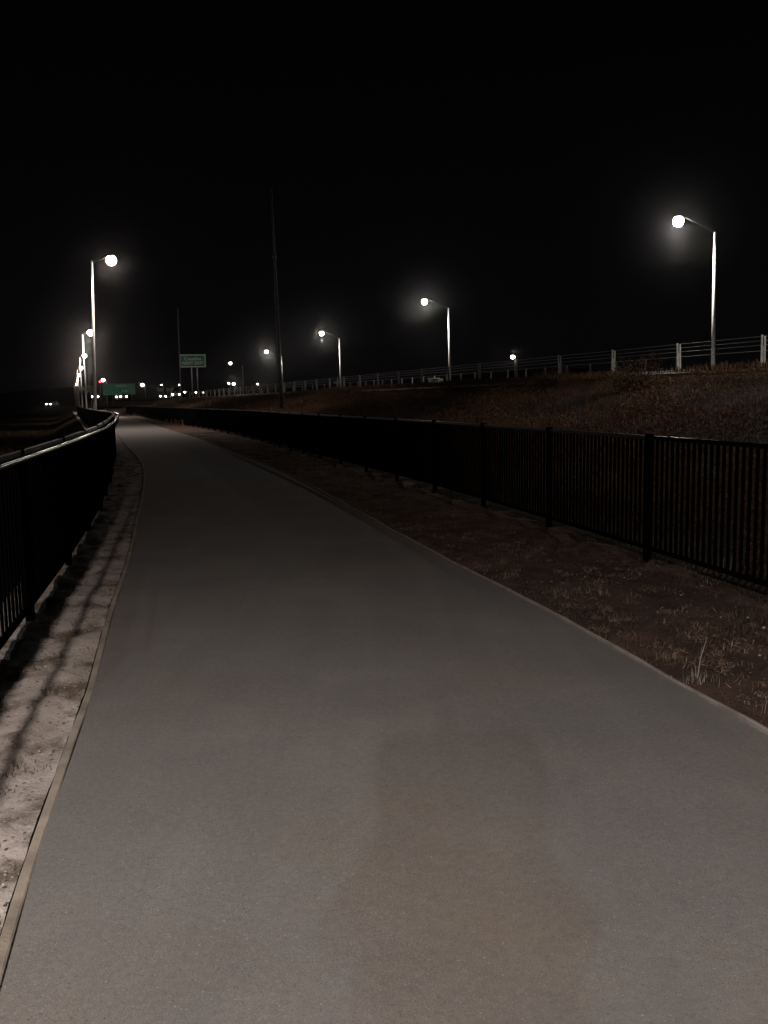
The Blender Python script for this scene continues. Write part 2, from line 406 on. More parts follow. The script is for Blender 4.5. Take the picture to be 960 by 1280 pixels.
rf = None
rf = empty('picket_fence', (0, 0, 0), 0, 'black steel picket fence along the right side of the path below the weedy bank', 'fence')
picket_fence(rf, FR, -2.93, 140, 1.2, 2.42, 26, 3, 0.021, 'distant_pickets', M['blackrail'])
lf = empty('picket_fence', (0, 0, 0), 0, 'black steel picket fence with a continuous pale handrail on the left edge of the path', 'fence')
posts = picket_fence(lf, FL, 2.05, 135, 1.27, 2.4, 18, 3, 0.018, 'distant_pickets', M['toprail_lit'])
# handrail on curved brackets, on the path side
hp = []
for a, d in posts:
    nrm = Vector((d.y, -d.x, 0)); hp.append(a + nrm * 0.15 + Vector((0, 0, 1.245)))
    if a.y < 70:
        z1 = 1.0
        MB().tube([a + nrm * 0.03 + Vector((0, 0, z1)), a + nrm * 0.09 + Vector((0, 0, z1 + 0.01)), a + nrm * 0.135 + Vector((0, 0, z1 + 0.06)),
                   a + nrm * 0.15 + Vector((0, 0, 1.205))], 0.009, 6).build('handrail_bracket', M['black'], lf, True)
MB().tube(hp, 0.017, 24).build('handrail', M['rail'], lf, True)

# ------------------------------------------------------------------ lamps
def spot(name, loc, power, col, size=math.radians(150), blend=0.6, rad=0.12, parent=None):
    l = bpy.data.lights.new(name, 'SPOT' if size else 'POINT'); l.energy = power; l.color = col; l.shadow_soft_size = rad
    if size: l.spot_size = size; l.spot_blend = blend
    o = bpy.data.objects.new(name, l); o.location = loc
    if parent: o.parent = parent
    return link(o)

def street_lamp(base, top, head, label, group, lensr=0.33, power=0, col=WARM, detail=True, lens='lens', pr=(0.11, 0.06), cone=150, cblend=0.7, spill=0.12):
    """base: foot of the pole, top: pole top, head: luminaire centre"""
    base, top, head = Vector(base), Vector(top), Vector(head)
    r = empty('street_lamp', base, 0, label, 'street lamp', group)
    top = top - base; head = head - base
    MB().tube([(0, 0, 0), top * 0.5, top], [pr[0], (pr[0] + pr[1]) / 2, pr[1]], 12).build('pole', M['polewhite'], r, True)
    if detail:
        MB().box((-0.2, -0.2, 0), (0.2, 0.2, 0.03)).build('base_plate', M['galv'], r)
    u = head - top; u2 = Vector((u.x, u.y, 0)); ln = u2.length; u2.normalize()
    mid = top + u * 0.5 + Vector((0, 0, abs(u.z) * 0.25 + 0.05))
    MB().tube([top + Vector((0, 0, -0.08)), mid, head + Vector((0, 0, 0.85 * lensr)) - u2 * 0.6 * lensr], [0.04, 0.03, 0.025], 8).build('arm', M['dark'], r, True)
    rz = math.atan2(u2.y, u2.x)
    h = MB().lathe([(0.04, 0.98 * lensr + 0.02), (0.45, 0.93 * lensr + 0.02), (0.66, 0.735 * lensr + 0.005), (0.6, 0.722 * lensr)][::-1], n=16, sx=lensr * 1.2, sy=lensr * 1.08).build('lamp_housing', M['dark'], r, True)
    h.location = head; h.rotation_euler = (0, 0, rz)
    e = MB().lathe([(0.02, -1.1 * lensr), (0.5 * lensr, -0.98 * lensr), (0.82 * lensr, -0.68 * lensr), (1.0 * lensr, -0.1 * lensr), (0.9 * lensr, 0.38 * lensr), (0.62 * lensr, 0.72 * lensr)], n=18, sx=1.08).build('lens', M[lens], r, True)
    e.location = head; e.rotation_euler = (0, 0, rz)
    if power:      # the main downward beam, and the weak light that spills sideways from the lens
        q = head + Vector((0, 0, -lensr * 1.25 - 0.13))
        spot('lamp_light', q, power, col, math.radians(cone), cblend, parent=r)
        if spill: spot('lamp_spill', q, power * spill, col, 0, parent=r)
    return r

# row on the left, marching away behind the picket fence
LH = [(-15.62, 55, 9.88), (-33.51, 108, 9.76), (-51.2, 161, 9.85), (-68.97, 214, 9.77), (-86.74, 267, 9.76), (-104.62, 320, 9.49), (-122.51, 373, 9.37)]
LP = [(-16.75, 55, 9.85), (-34.44, 108, 9.55), (-52.05, 161, 9.59), (-69.89, 214, 9.42), (-87.61, 267, 9.32), (-105.46, 320, 9.23), (-123.39, 373, 9.23)]
LL = ['tallest and nearest lit street lamp standing behind the left fence', 'second lit street lamp of the left row, just left of the nearest pole',
      'third lit street lamp of the left row, its light level with the tall green sign', 'fourth lit street lamp of the left row, its glow touching the pole before it',
      'fifth lit street lamp of the left row, a short bright stroke', 'sixth lit street lamp of the left row, above the olive sign',
      'farthest lit street lamp of the left row, beside the olive sign']
for i, (h, p, l) in enumerate(zip(LH, LP, LL)):
    street_lamp((p[0] - 0.35 if i == 0 else p[0], p[1], -0.5), p, h, l, 'street lamps in a row on the left', (0.29, 0.34, 0.36, 0.38, 0.36, 0.33, 0.3)[i], P_LEFT if i < 4 else 0, spill=(0.12, 0.45, 0.3, 0.4, 0, 0, 0)[i])
RH = [(20.22, 64, 13.14), (5.41, 115, 13.28), (-10.63, 168, 13.42), (-28.27, 230, 13.56), (-47.46, 293, 13.44)]
RP = [(22.7, 64, 12.36), (8.35, 115, 12.46), (-7.49, 168, 12.44), (-24.56, 230, 12.43), (-43.71, 293, 12.63)]
RL = ['big lit highway lamp at far right, its white pole crossing the cable barrier', 'lit highway lamp in the middle of the photo above the thin white pole',
      'lit highway lamp just right of the tall dim pole', 'small lit highway lamp close to the left of the tall dim pole', 'smallest lit highway lamp of the row, right of the tall green sign']
for i, (h, p, l) in enumerate(zip(RH, RP, RL)):
    street_lamp((p[0] + 0.12, p[1], 2.33), p, h, l, 'highway lamps on long arms', (0.35, 0.34, 0.40, 0.40, 0.42)[i], P_RIGHT if i < 4 else 0, lens='lenswhite', col=(1, 0.93, 0.84), pr=(0.14, 0.085))
# lamps of the same place that stand beside and behind the photographer and light this stretch
street_lamp((-4.9, -1.1, -0.8), (-4.9, -1.1, 5.9), (-1.7, -0.95, 6.05), 'path lamp beside the left fence next to the photographer', None, 0.14, P_PATH, WARM, pr=(0.07, 0.045), cone=169, cblend=1.0, spill=0)
street_lamp((-2.6, -22, -0.1), (-2.6, -22, 9.9), (-1.5, -22, 10.0), 'tall street lamp behind the photographer', None, 0.33, P_BACK, COOL, cone=147.5, cblend=0.12, spill=0)

street_lamp((22.4, 24, 2.33), (22.3, 24, 12.4), (19.5, 24, 13.3), 'added highway lamp out of view at right, set close to light the bank', 'highway lamps on long arms', 0.4, 6500, lens='lenswhite', col=(1, 0.93, 0.84), pr=(0.14, 0.085), cone=135, cblend=0.5, spill=0)  # unseen lamp, moved in close to light the bank and barrier posts
# small far street lamps beyond the end of the highway
FAR = [((-84.98, 330, 7.92), 'small far lamp with a bright light right of the wide green sign', 0.55),
       ((-77.84, 260, 8.1), 'small far lamp shining over the red signal left of the wide green sign', 0.45),
       ((-67.92, 320, 5.01), 'low far lamp under the left edge of the tall green sign', 0.28),
       ((-66.07, 330, 4.9), 'low far lamp under the middle of the tall green sign', 0.28),
       ((-65.43, 340, 4.96), 'dim low far lamp under the right edge of the tall green sign', 0.17),
       ((-91.53, 420, 9.35), 'dim far lamp above the pale small signs at right', 0.25),
       ((-78.96, 480, 10.81), 'left of two close far lamps low beneath the smallest highway lamp', 0.42),
       ((-74.9, 470, 10.38), 'right of two close far lamps low beneath the smallest highway lamp', 0.62),
       ((-60.1, 450, 9.61), 'dim far lamp just left of the tall dim pole, near the ground', 0.36),
       ((42.36, 300, 14.14), 'single far lamp shining over a barrier post right of the middle', 0.62),
       ((-94.74, 400, 9.11), 'dim far lamp above the pale pair of small signs', 0.25),
       ((-99.5, 340, 6.4), 'faint far lamp left of the row of lamps above the dark field', 0.14)]
for (p, l, r_) in FAR:
    x, y, z = p; zb = float(ground_z(x, y))
    street_lamp((x + 0.9, y, zb), (x + 0.9, y, z - 0.3), (x, y, z), l, 'small far lamps near the horizon', r_, 0, detail=False, lens='lenswhite', pr=(0.07, 0.05))

# tall unlit poles on the bank
def tall_pole(base, top, r0, r1, label):
    r = empty('tall_pole', base, 0, label, 'pole', None)
    t = Vector(top) - Vector(base)
    MB().tube([(0, 0, -0.3), t * 0.33, t * 0.66, t], [r0, r0 * 0.67 + r1 * 0.33, r0 * 0.33 + r1 * 0.67, r1], 12).build('shaft', M['wood'], r, True)
    MB().tube([t * 0.685, t * 0.69], [r0 * 0.8 + r1 * 0.25] * 2, 12).build('collar', M['galv'], r)
    MB().lathe([(r1 * 1.15, 0), (r1 * 1.15, 0.05), (0.01, 0.09)], tuple(t), 12).build('cap', M['dark'], r)
tall_pole((-4.87, 45, 1.5), (-5.05, 45, 11.5), 0.105, 0.035, 'very tall dim grey pole without a lamp, rising from the bank')
tall_pole((-20.57, 95, 2.4), (-20.52, 95, 11.0), 0.07, 0.04, 'faint tall pole without a lamp beside the tall green sign')

# ------------------------------------------------------------------ cable barrier and guide posts
cb = empty('cable_barrier', (0, 0, 0), 0, 'wire rope barrier with twin white steel posts along the top of the bank', 'barrier')
pm = MB().box((-0.075, -0.02, 0), (-0.02, 0.02, 0.96)).box((0.02, -0.02, 0), (0.065, 0.02, 0.93)).box((-0.019, -0.008, 0), (0.019, 0.008, 0.62)).mesh('post', M['polewhite'])
byc = []
for k in range(-3, 34):
    y = 21 * (1.515 + 0.182 * k); x = float(B1(y))      # posts at equal spacing
    if y < 4: continue
    put('post', pm, cb, Matrix.Translation((x, y, zh)) @ Matrix.Rotation(random.uniform(-0.04, 0.04), 4, 'Y')); byc.append((x, y))
for j, z in enumerate((0.92, 0.79, 0.66, 0.49)):
    MB().tube([(x, y, zh + z + (0.004 if q % 2 else -0.004)) for q, (x, y) in enumerate(byc)], 0.0085, 5).build('cable', M['galv'], cb, True)
gp = empty('guide_post', (0, 0, 0), 0, 'x', 'guide post', 'thin white guide posts across the highway')
MB().box((-0.045, -0.012, 0), (0.045, 0.012, 0.9)).build('stake', M['polewhite'], gp)
MB().box((-0.03, -0.016, 0.78), (0.03, -0.0125, 0.85)).build('reflector', M['white'], gp)
first = True
for k in range(-6, 44):
    y = 28 * (1.936 + 0.083 * k)
    if k > 16 and k % 2: continue
    x = float(B2(y)); o = gp if first else copy_tree(gp); first = False
    o.location = (x, y, zh + 0.02); o.rotation_euler = (0, random.uniform(-0.05, 0.05), random.uniform(-0.2, 0.2))
    o['label'] = 'thin white guide post standing among others beyond the cable barrier'

# pale utility cabinet and a white cross marker on the highway edge
uc = empty('utility_cabinet', (3.55, 61, 2.31), 0.4, 'low pale utility cabinet beside the thin white pole, half hidden by weeds', 'cabinet')
MB().box((-0.45, -0.2, 0), (0.45, 0.2, 0.5)).build('body', M['galv'], uc, bevel=0.02)
MB().box((-0.5, -0.25, 0.5), (0.2, 0.25, 0.56)).build('lid', M['white'], uc, bevel=0.01)
MB().box((0.01, -0.215, 0.06), (0.42, -0.202, 0.46)).build('door', M['polewhite'], uc)
cr = empty('marker_cross', (-4.75, 100, 2.31), 0.0, 'small pale cross shaped marker at the foot of a thin highway lamp pole', 'marker')
MB().box((-0.07, -0.04, 0), (0.07, 0.04, 1.5)).build('upright', M['white'], cr)
MB().box((-0.38, -0.045, 1.0), (0.42, 0.045, 1.16)).build('crossbar', M['polewhite'], cr)

# ------------------------------------------------------------------ signs
def text(body, size, loc, m, parent, name='lettering', bold=0.0):
    c = bpy.data.curves.new(name, 'FONT'); c.body = body; c.size = size; c.extrude = 0.004; c.align_x = 'CENTER'; c.align_y = 'CENTER'; c.offset = bold
    c.resolution_u = 3
    t = bpy.data.objects.new('tmp', c); link(t); dg = bpy.context.evaluated_depsgraph_get(); dg.update()
    me = bpy.data.meshes.new_from_object(t.evaluated_get(dg)); bpy.data.objects.remove(t)
    me.materials.clear(); me.materials.append(m)
    o = put(name, me, parent); o.location = loc; o.rotation_euler = (math.pi / 2, 0, 0); return o
def sign(loc, rz, w_, h_, zb, label, lines, post_x, mface, border=True, name='road_sign'):
    r = empty(name, loc, rz, label, 'road sign')
    MB().box((-w_ / 2, -0.03, zb), (w_ / 2, 0.03, zb + h_)).build('panel', mface, r, bevel=0.01)
    if border:
        b = 0.13; m_ = MB(); y0, y1 = -0.05, -0.034
        m_.box((-w_ / 2 + .04, y0, zb + h_ - b - .04), (w_ / 2 - .04, y1, zb + h_ - .04)).box((-w_ / 2 + .04, y0, zb + .04), (w_ / 2 - .04, y1, zb + b + .04))
        m_.box((-w_ / 2 + .04, y0, zb + b + .041), (-w_ / 2 + b + .04, y1, zb + h_ - b - .041)).box((w_ / 2 - b - .04, y0, zb + b + .041), (w_ / 2 - .04, y1, zb + h_ - b - .041))
        m_.build('border', M['white'], r)
    for (t, s, x, z, bd) in lines: text(t, s, (x, -0.045, zb + z), M['white'], r, bold=bd)
    for x in post_x: MB().tube([(x, 0.09, 0), (x, 0.09, zb + h_ * 0.9)], 0.08, 8).build('post', M['galv'], r, True)
    return r
sign((-26.3, 130, 2.31), 0.15, 3.62, 1.82, 4.05, 'tall green direction sign with pale border reading Coastline NEXT EXIT', [('Coastline', 0.62, 0, 1.18, 0.006), ('NEXT EXIT', 0.58, 0, 0.58, 0.012)], (-0.2, 0.55), M['green'])
sign((-70.7, 250, 2.31), 0.2, 8.4, 2.95, 1.55, 'wide green highway sign near the horizon right of the nearest left pole', [('NORTH', 0.8, 0.6, 2.3, 0.02), ('A 20', 0.75, 1.4, 0.95, 0.02)], (-3.2, 3.2), mat('sign_green_bright', (0.015, 0.42, 0.24), 0.5), False)
r = bpy.context.scene.objects[-1]
# exit panel on the right end of the wide sign
MB().box((2.35, -0.062, 1.9), (4.05, -0.04, 4.3)).build('exit_panel', mat('sign_green_light', (0.10, 0.36, 0.24), 0.5), bpy.data.objects['road_sign.001'])
sign((-63.7, 200, -0.6), 0.2, 3.1, 1.3, 4.7, 'olive green sign panel behind the left row of lamp poles', [('EXIT', 0.8, -0.6, 0.65, 0.02)], (-1.0, 1.0), M['greenpale'], False)
sign((-71.5, 300, 2.31), 0.2, 1.9, 1.15, 2.8, 'small pale grey sign, left of the pair near the horizon', [], (-0.7, 0.7), mat('sign_grey', (0.32, 0.33, 0.34), 0.5), False)
sign((-68.5, 300, 2.31), 0.2, 2.2, 1.15, 2.75, 'small pale green sign, right of the pair near the horizon', [], (-0.7, 0.7), mat('sign_palegreen', (0.33, 0.42, 0.34), 0.5), False)
# traffic signal with the red lit
ts_ = empty('traffic_signal', (-75.75, 250, 2.31), 0.3, 'traffic signal showing red beside the wide green sign', 'traffic signal')
MB().tube([(0, 0, 0), (0, 0, 4.2)], 0.07, 8).build('post', M['galv'], ts_)
MB().box((-0.35, -0.15, 3.9), (0.35, 0.15, 5.5)).build('housing', M['dark'], ts_, bevel=0.03)
for q, (z, m_) in enumerate(((5.1, 'red'), (4.65, 'dark'), (4.25, 'dark'))):
    a = MB().lathe([(0.24 if q == 0 else 0.12, 0), (0.2 if q == 0 else 0.1, 0.05), (0.02, 0.08)], n=14).build('signal_light', M[m_], ts_, True)
    a.location = (0, -0.16, z); a.rotation_euler = (math.pi / 2, 0, 0)

# ------------------------------------------------------------------ cars on the highway, headlights on
def build_car(colour):
    r = empty('car', (0, 0, 0), 0)
    paint = mat('car_paint', colour, 0.3, 0.2, var=0.05)
    prof = [(-2.1, .35), (-2.15, .6), (-2.05, .82), (-1.1, .95), (-0.45, 1.38), (0.9, 1.42), (1.7, 1.02), (2.1, .95), (2.15, .5), (2.1, .3)]
    mb = MB(); n = len(prof)
    for sx, k in ((-0.86, 1), (0.86, 1)):
        for y, z in prof: mb.v.append((sx * (1 if z < 1 else 0.8), y, z))
    mb.f = [tuple(range(n)), tuple(range(2 * n - 1, n - 1, -1))] + [(i, i + n, (i + 1) % n + n, (i + 1) % n) for i in range(n)]
    mb.build('body', paint, r, bevel=0.04)
    mb = MB(); mb.v = [(-.68, -1.06, .99), (.68, -1.06, .99), (.62, -.5, 1.34), (-.62, -.5, 1.34)]; mb.v = [(x, y - 0.02, z + 0.012) for x, y, z in mb.v]; mb.f = [(0, 1, 2, 3)]
    mb.build('windscreen', M['dark'], r)
    for s in (-1, 1):
        MB().box((s * 0.74 - .02, -0.5, 1.02), (s * 0.74 + .02, 0.9, 1.3)).build('side_window', M['dark'], r)
        for y in (-1.35, 1.35):
            t = MB().lathe([(0.32, -0.1), (0.33, 0), (0.32, 0.1)], n=16).build('wheel', M['dark'], r); t.location = (s * 0.78, y, 0.33); t.rotation_euler = (0, math.pi / 2, 0)
        h = MB().lathe([(0.13, 0), (0.11, 0.05), (0.03, 0.08)], n=12).build('headlight', M['head'], r, True); h.location = (s * 0.62, -2.1, 0.7); h.rotation_euler = (math.pi / 2, 0, 0)
    return r
CARS = [((-62.4, 220, 3.85), 'oncoming car with bright headlights under the middle of the wide green sign', 1.5),
        ((-64.3, 230, 3.43), 'oncoming car with headlights low under the wide green sign', 1.0),
        ((-59.6, 214, 3.11), 'oncoming car with merged headlights under the right end of the wide green sign', 1.0),
        ((-54.4, 230, 3.36), 'oncoming car with headlights under the pair of small pale signs', 1.0),
        ((-40.1, 180, 2.9), 'oncoming car, headlights seen as one flat dash left of the tall green sign posts', 1.0),
        ((-61.8, 200, 3.05), 'dim car between the olive sign and the nearest left pole', 1.0),
        ((-92.4, 260, 1.75), 'lone car with headlights far across the dark field at left', 1.0)]
car0 = None
for i, (p, l, s) in enumerate(CARS):
    if car0 is None: car0 = build_car((0.3, 0.3, 0.32)); c = car0
    else: c = copy_tree(car0)
    x, y, z = p; c.location = (x, y, 0.96 if i == 6 else zh + 0.02); c.rotation_euler = (0, 0, math.atan2(x, -y) * 0 + (-0.33 if i < 6 else 0.2) * -1 * 0.9)
    tag(c, l, 'car', 'cars with headlights on far away')
# the lone car stands on a low side road
rd = strip('side_road', np.linspace(235, 420, 20), lambda y: -92.4 - 0.9 * (y - 260) - 4, lambda y: -92.4 - 0.9 * (y - 260) + 4, 2, lambda X, Y, t: X * 0 + 0.95, M['highway']); tag(rd, kind='structure')
rb = strip('side_road_bank', np.linspace(233, 422, 20), lambda y: -92.4 - 0.9 * (y - 260) - 12, lambda y: -92.4 - 0.9 * (y - 260) + 12, 6, lambda X, Y, t: 0.94 - 1.9 * smooth((np.abs(t - .5) - .2) / .3), M['ground']); tag(rb, kind='structure')

# ------------------------------------------------------------------ grass and weeds
def blades(name, P, n, h, spread, wd, m, lean=0.5):
    """P (k,3) tuft feet; n blades each, one bent quad+tip per blade"""
    k = len(P); P = np.repeat(P, n, 0); K = len(P)
    hs = h if np.ndim(h) == 0 else np.repeat(h, n)
    ang = rng.uniform(0, 2 * math.pi, K); L = hs * rng.uniform(0.45, 1.1, K); tl = np.abs(rng.normal(0, lean, K))
    off = rng.normal(0, spread, (K, 2)); d = np.stack([np.cos(ang), np.sin(ang)], -1)
    base = P.copy(); base[:, :2] += off
    wdir = np.stack([-d[:, 1], d[:, 0]], -1) * (wd * rng.uniform(0.6, 1.3, K))[:, None]
    mid = base.copy(); mid[:, :2] += d * (L * 0.5 * tl * 0.6)[:, None]; mid[:, 2] += L * 0.55
    tip = base.copy(); tip[:, :2] += d * (L * tl)[:, None]; tip[:, 2] += L * np.clip(1 - tl * 0.35, 0.15, 1)
    V = np.empty((K, 5, 3)); V[:, 0] = base; V[:, 1] = base; V[:, 2] = mid; V[:, 3] = mid; V[:, 4] = tip
    V[:, 0, :2] -= wdir; V[:, 1, :2] += wdir; V[:, 2, :2] += wdir * 0.8; V[:, 3, :2] -= wdir * 0.8
    b = np.arange(K)[:, None] * 5
    F = np.concatenate([b + [0, 1, 2], b + [0, 2, 3], b + [3, 2, 4]], 1).reshape(-1, 3)
    return put(name, arr_mesh(name, V.reshape(-1, 3), F, m))

def clumps(name, C_, R_, nl, m, flat=0.75, size=(0.02, 0.05)):
    """low twiggy mounds: many thin leaves at all angles through each clump's volume"""
    k = len(C_); K = k * nl; c = np.repeat(C_, nl, 0); r_ = np.repeat(R_, nl)
    u = rng.normal(0, 1, (K, 3)); u /= np.linalg.norm(u, axis=1)[:, None]; u[:, 2] = np.abs(u[:, 2])
    ph_ = np.repeat(rng.uniform(0, 6.28, k), nl)
    rr = r_ * rng.random(K) ** 0.5 * (0.85 + 0.3 * np.sin(u[:, 0] * 4 + ph_) * np.cos(u[:, 1] * 5 + ph_))
    c = c + u * rr[:, None] * [1, 1, flat]
    d1 = rng.normal(0, 1, (K, 3)) + [0, 0, 0.8]; d1 /= np.linalg.norm(d1, axis=1)[:, None]
    d2 = np.cross(d1, rng.normal(0, 1, (K, 3))); d2 /= np.linalg.norm(d2, axis=1)[:, None]
    s_ = (rng.uniform(size[0], size[1], K) * (0.6 + r_))[:, None]
    V = np.stack([c - d2 * s_ * 0.15, c + d1 * s_ * 1.6, c + d2 * s_ * 0.15, c - d1 * s_ * 1.2], 1).reshape(-1, 3)
    return put(name, arr_mesh(name, V, np.arange(K)[:, None] * 4 + [0, 1, 2, 3], m))

def scatter(n, y0, y1, fa, fb, dens=1.6):
    y = y0 + (y1 - y0) * rng.random(n) ** dens; t = rng.random(n); x = fa(y) + (fb(y) - fa(y)) * t
    return x, y, t
# short dry grass of the right verge, thicker along the path edge
x, y, t = scatter(8000, 2.5, 48, lambda y: PR(y) + 0.05, lambda y: FR(y) + 0.3)
keep = np.array([noise.fractal((a * 0.9, b * 0.9, 4), 1, 2, 3) for a, b in zip(x, y)]) + 0.35 * (np.abs(t - 0.12) < 0.14) > 0.14
P = np.stack([x, y, np.full_like(x, -0.04)], -1)[keep]
tag(blades('dry_grass', P, 9, rng.uniform(0.025, 0.08, len(P)), 0.06, 0.002, M['grass'], 1.3), 'short dead brown grass on the dirt strip between path and right fence', 'grass', kind='stuff')
x, y, t = scatter(150, 3, 26, lambda y: PR(y) + 0.1, lambda y: PR(y) + 0.95)
P = np.stack([x, y, np.full_like(x, -0.03)], -1)
tag(blades('pale_grass', P, 22, rng.uniform(0.03, 0.08, len(P)), 0.04, 0.0016, M['palegrass'], 1.5), 'pale dry tufts scattered along the right edge of the path', 'grass', kind='stuff')
x, y, t = scatter(520, 3, 30, lambda y: PR(y) + 0.08, lambda y: FR(y) + 0.2, 1.5)
tag(clumps('verge_litter', np.stack([x, y, np.full_like(x, -0.035)], -1), rng.uniform(0.05, 0.17, 520), 45, M['litter'], 0.3, (0.012, 0.03)), 'matted dead weeds and litter on the dirt strip by the right fence', 'weeds', kind='stuff')
tf = blades('dry_grass_tuft', np.array([[1.74, 5.03, -0.03]] * 3), 30, 0.10, 0.05, 0.0018, M['palegrass'], 0.7); tag(tf, 'pale dry grass tuft with a long stem beside the right path edge', 'grass tuft')
st = MB().tube([(1.75, 5.03, 0), (1.765, 5.03, 0.12), (1.80, 5.03, 0.24)], [0.004, 0.003, 0.0015], 5).build('stem', M['palegrass'], tf)
# left verge: few weeds near the fence
x, y, t = scatter(130, 2.6, 26, lambda y: PL(y) - 0.08, lambda y: FL(y) + 0.02)
P = np.stack([x, y, np.full_like(x, -0.005)], -1)
tag(blades('verge_weeds', P, 12, rng.uniform(0.02, 0.07, len(P)), 0.03, 0.002, M['grass'], 1.0), 'sparse dead weeds on the pale sandy strip beside the left fence', 'weeds', kind='stuff')
# dead grass and weeds covering the bank
def bank_P(n, y0, y1, t0, t1, dens=1.5):
    y = y0 + (y1 - y0) * rng.random(n) ** dens; x = FR(y) + t0 + (t1 - t0) * rng.random(n)
    return np.stack([x, y, bank_z(x, y) - 0.03], -1)
Pb = bank_P(4300, 3, 75, 0.7, 13.4, 1.35)
tt = (Pb[:, 0] - FR(Pb[:, 1])) * 0.96
hn = np.array([noise.fractal((p[0] * 0.22, p[1] * 0.22, 2), 1, 2, 3) for p in Pb])
Rr = np.clip(0.50 + 1.05 * hn + rng.uniform(-0.12, 0.2, len(Pb)), 0.3, 1.3)
Rr = np.where(tt > 9.5, np.minimum(Rr, np.clip(0.5 - 0.09 * (tt - 9.5), 0.12, 1)), Rr)
sel = np.array([noise.noise((p[0] * 0.25 + 9, p[1] * 0.25, 8)) for p in Pb]) > 0.16
tag(clumps('bank_scrub', Pb[~sel], Rr[~sel], 170, M['scrub'], 0.85, (0.013, 0.034)), 'brown dead scrub in low clumps covering the bank below the highway', 'scrub', kind='stuff')
tag(clumps('bank_weeds', Pb[sel], Rr[sel] * 1.05, 170, M['olive'], 0.85, (0.013, 0.034)), 'darker olive weeds in patches on the bank', 'weeds', kind='stuff')
Pg = bank_P(5000, 3, 60, 0.2, 13.0)
tag(blades('bank_grass', Pg, 7, rng.uniform(0.12, 0.42, len(Pg)) * np.where((Pg[:, 0] - FR(Pg[:, 1])) > 10, 0.5, 1), 0.14, 0.004, M['weeds'], 0.8), 'dead grass stems between the scrub clumps on the bank', 'grass', kind='stuff')
Pf = bank_P(9000, 65, 210, 0.3, 12.5, 1.3)
tag(blades('far_bank_grass', Pf, 7, 0.55, 0.3, 0.02, M['weeds'], 0.5), 'brown dead grass on the far part of the bank', 'grass', kind='stuff')
# weeds on the crest that hide the kerb except in one gap
yy = rng.uniform(16, 70, 2600); xx = B1(yy) - rng.uniform(0.3, 2.2, 2600)
gap = (yy > 30.0) & (yy < 33.0)
crest = np.stack([xx, yy, np.full_like(xx, 2.25)], -1)[~gap]
yc = rng.uniform(17, 80, 800); xc = B1(yc) - rng.uniform(0.35, 1.8, 800); kc = ~((yc > 29.2) & (yc < 33.6))
Cc = np.stack([xc, yc, np.full_like(xc, 2.19)], -1)[kc]
Rc = np.clip(0.30 + 0.55 * np.array([noise.noise((p[1] * 0.23, 1, 6)) for p in Cc]), 0.16, 0.62)
tag(clumps('crest_scrub', Cc, Rc, 130, M['scrub'], 0.9, (0.014, 0.036)), 'brown scrub clumps along the foot of the cable barrier', 'scrub', kind='stuff')
tag(blades('crest_weeds', crest, 9, rng.uniform(0.1, 0.34, len(crest)), 0.12, 0.006, M['weeds'], 0.5), 'brown weeds along the crest of the bank at the foot of the cable barrier', 'weeds', kind='stuff')
# left field behind the fence
y = 4 + 110 * rng.random(9000) ** 1.5; x = FL(y) - 4.5 - 22 * rng.random(9000)
P = np.stack([x, y, ground_z(x, y)], -1)
tag(blades('field_grass', P, 6, rng.uniform(0.1, 0.35, len(P)), 0.15, 0.006, M['olive'], 0.6), 'dark dead grass on the low field left of the fence', 'grass', kind='stuff')

def bush(name, loc, r_, h_, n, m, label):
    """twiggy dry bush: stems and many small leaves through its volume"""
    root = empty(name, loc, 0, label, 'bush')
    mb = MB()
    for k in range(14):
        a = random.uniform(0, 6.28); q = random.uniform(0.3, 0.9); hh_ = h_ * random.uniform(0.6, 1.0)
        mb.tube([(0, 0, -0.05), (q * r_ * 0.45 * math.cos(a), q * r_ * 0.45 * math.sin(a), hh_ * 0.5), (q * r_ * math.cos(a), q * r_ * math.sin(a), hh_)], [0.016, 0.009, 0.003], 5)
    mb.build('stems', M['weeds'], root)
    K = n; u = rng.normal(0, 1, (K, 3)); u /= np.linalg.norm(u, axis=1)[:, None]; u[:, 2] = np.abs(u[:, 2])
    rr = rng.random(K) ** 0.45 * (0.8 + 0.35 * np.sin(u[:, 0] * 5) * np.cos(u[:, 1] * 4 + 1))
    c = u * rr[:, None] * [r_, r_, h_]
    d1 = rng.normal(0, 1, (K, 3)); d1 /= np.linalg.norm(d1, axis=1)[:, None]; d2 = np.cross(d1, rng.normal(0, 1, (K, 3))); d2 /= np.linalg.norm(d2, axis=1)[:, None]
    s = rng.uniform(0.02, 0.045, K)[:, None]
    V = np.stack([c - d2 * s * 0.3, c + d1 * s, c + d2 * s * 0.3, c - d1 * s * 0.9], 1).reshape(-1, 3)
    put('foliage', arr_mesh('foliage', V, (np.arange(K)[:, None] * 4 + [0, 1, 2, 3]), m), root)
    return root
bush('bush', (8.0, 29.0, float(bank_z(8.0, 29.0))), 1.3, 1.2, 6500, M['olive'], 'dark rounded bush on the bank below the cable barrier, left of the pale kerb')
bush('bush', (15.9, 34.0, float(bank_z(15.9, 34.0)) - 0.1), 1.0, 0.35, 2500, M['weeds'], 'low brown bush at the right edge of the photo below the barrier')
bush('bush', (3.4, 38.0, float(bank_z(3.4, 38.0))), 1.3, 0.6, 3500, M['weeds'], 'brown bush on the bank right of the white lamp pole in the middle')

